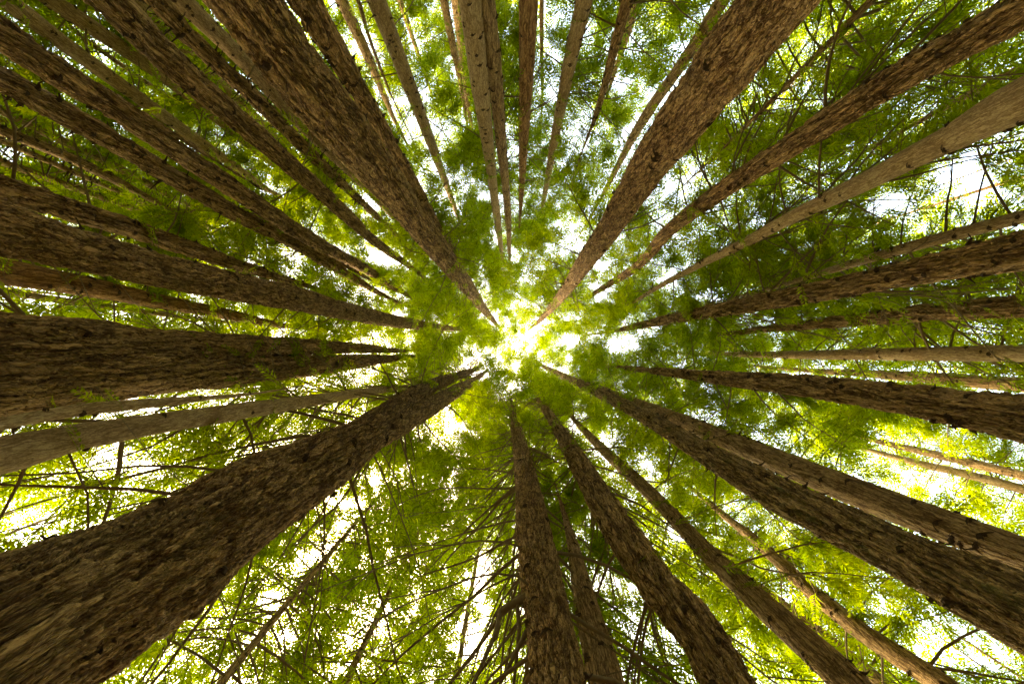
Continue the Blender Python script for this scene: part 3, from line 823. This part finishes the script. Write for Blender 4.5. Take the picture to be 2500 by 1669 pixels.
def broken_limb():
    """the snapped limb on the left of the shaggy bottom trunk, with two shoots hanging from it"""
    root = next(o for o in bpy.data.objects if o.get('label', '').startswith('shaggy redwood rising'))
    base = np.array(root.location)
    def at(u, v, h): return np.array([*px_to_xy(u, v, h), h + CAM_Z]) - base
    P = [at(1300, 1452, 8.2), at(1275, 1462, 8.15), at(1245, 1478, 8.05), at(1222, 1494, 7.95), at(1211, 1503, 7.9)]
    v, f = tube(P, [.10, .085, .075, .078, .05], 9)
    limb = link('broken_limb', mesh_tris('broken_limb', v, f, [MAT_BRANCH], smooth=True), root)
    limb['label'] = 'snapped stub of a thick limb'
    for pts, r0 in (([(1222, 1492, 7.95), (1212, 1540, 7.6), (1190, 1590, 7.25), (1168, 1640, 6.95), (1130, 1720, 6.5)], .05),
                    ([(1262, 1470, 8.1), (1268, 1530, 7.7), (1262, 1600, 7.3), (1250, 1700, 6.8)], .045),
                    ([(1286, 1540, 7.5), (1250, 1610, 7.1), (1215, 1680, 6.8)], .045)):
        Q = [at(*p) for p in pts]
        v, f = tube(Q, r0 * np.linspace(1, .55, len(Q)), 7)
        link('limb', mesh_tris('limb', v, f, [MAT_BRANCH], smooth=True), root)
broken_limb()

# ------------------------------------------------------------------ the wood beyond
def build_forest():
    r = np.random.default_rng(9)
    W = Soup(); pos, dirs, size = [], [], []
    for q in range(130):
        D = 26 + 26 * r.random() ** 1.3; a = r.uniform(0, 2 * np.pi)
        x, y = D * math.cos(a), D * math.sin(a)
        H = r.uniform(40, 54)
        hh = np.linspace(-.3, H, 6)
        W.add(*tube(np.stack([np.full(6, x), np.full(6, y), hh], 1), r.uniform(.25, .42) * np.linspace(1, .03, 6) ** 2.4, 7))
        n = 380
        z = H * (0.10 + 0.9 * r.random(n) ** .8)
        rad = 4.0 * (1.05 - z / H) ** .5 * r.random(n) ** .6 + .25
        b = r.uniform(0, 2 * np.pi, n)
        pos.append(np.stack([x + rad * np.cos(b), y + rad * np.sin(b), z], 1))
        b2 = b + r.normal(0, .7, n)
        dirs.append(np.stack([np.cos(b2), np.sin(b2), r.uniform(-.7, .1, n)], 1))
        size.append(r.uniform(.8, 1.35, n))
    pos = np.concatenate(pos); dirs = np.concatenate(dirs); size = np.concatenate(size)
    kp = keep_mask(pos, r)
    lite = [spray_template(s + 300, 5, .45, 1.5) for s in range(5)]
    V = place_sprays(pos[kp], dirs[kp], size[kp], lite, r)
    # leafy understory added out of frame beneath the far trees to block side light
    n = 6000
    D = r.uniform(19, 40, n); a = r.uniform(0, 2 * np.pi, n)
    up = np.stack([D * np.cos(a), D * np.sin(a), r.uniform(.2, 1, n) ** 1.3 * (D - 6) * .6], 1)
    b = r.uniform(0, 2 * np.pi, n)
    U = place_sprays(up, np.stack([np.cos(b), np.sin(b), r.uniform(-.9, .9, n)], 1), r.uniform(1.5, 2.8, n), [spray_template(s + 400, 4, .5, 2.0) for s in range(4)], r)
    V = np.concatenate([V, U])
    v, f = W.arrays()
    tri = np.concatenate([f[:, [0, 1, 2]], f[:, [0, 2, 3]]])
    allv = np.concatenate([v, V]); allf = np.concatenate([tri, np.arange(len(V)).reshape(-1, 3) + len(v)])
    mi = np.concatenate([np.zeros(len(tri)), np.ones(len(V) // 3)])
    o = link('distant_forest', mesh_tris('distant_forest', allv, allf, [BARK['deep'], LEAF['fresh']], mat_index=mi))
    o['kind'] = 'stuff'; o['label'] = 'leafy redwood forest filling the gaps behind the nearer trunks'; o['category'] = 'forest'
    return len(allf)
nf = build_forest()
print('TRIS crowns+branches', total_tris, 'forest', nf, 'trees', len(T))
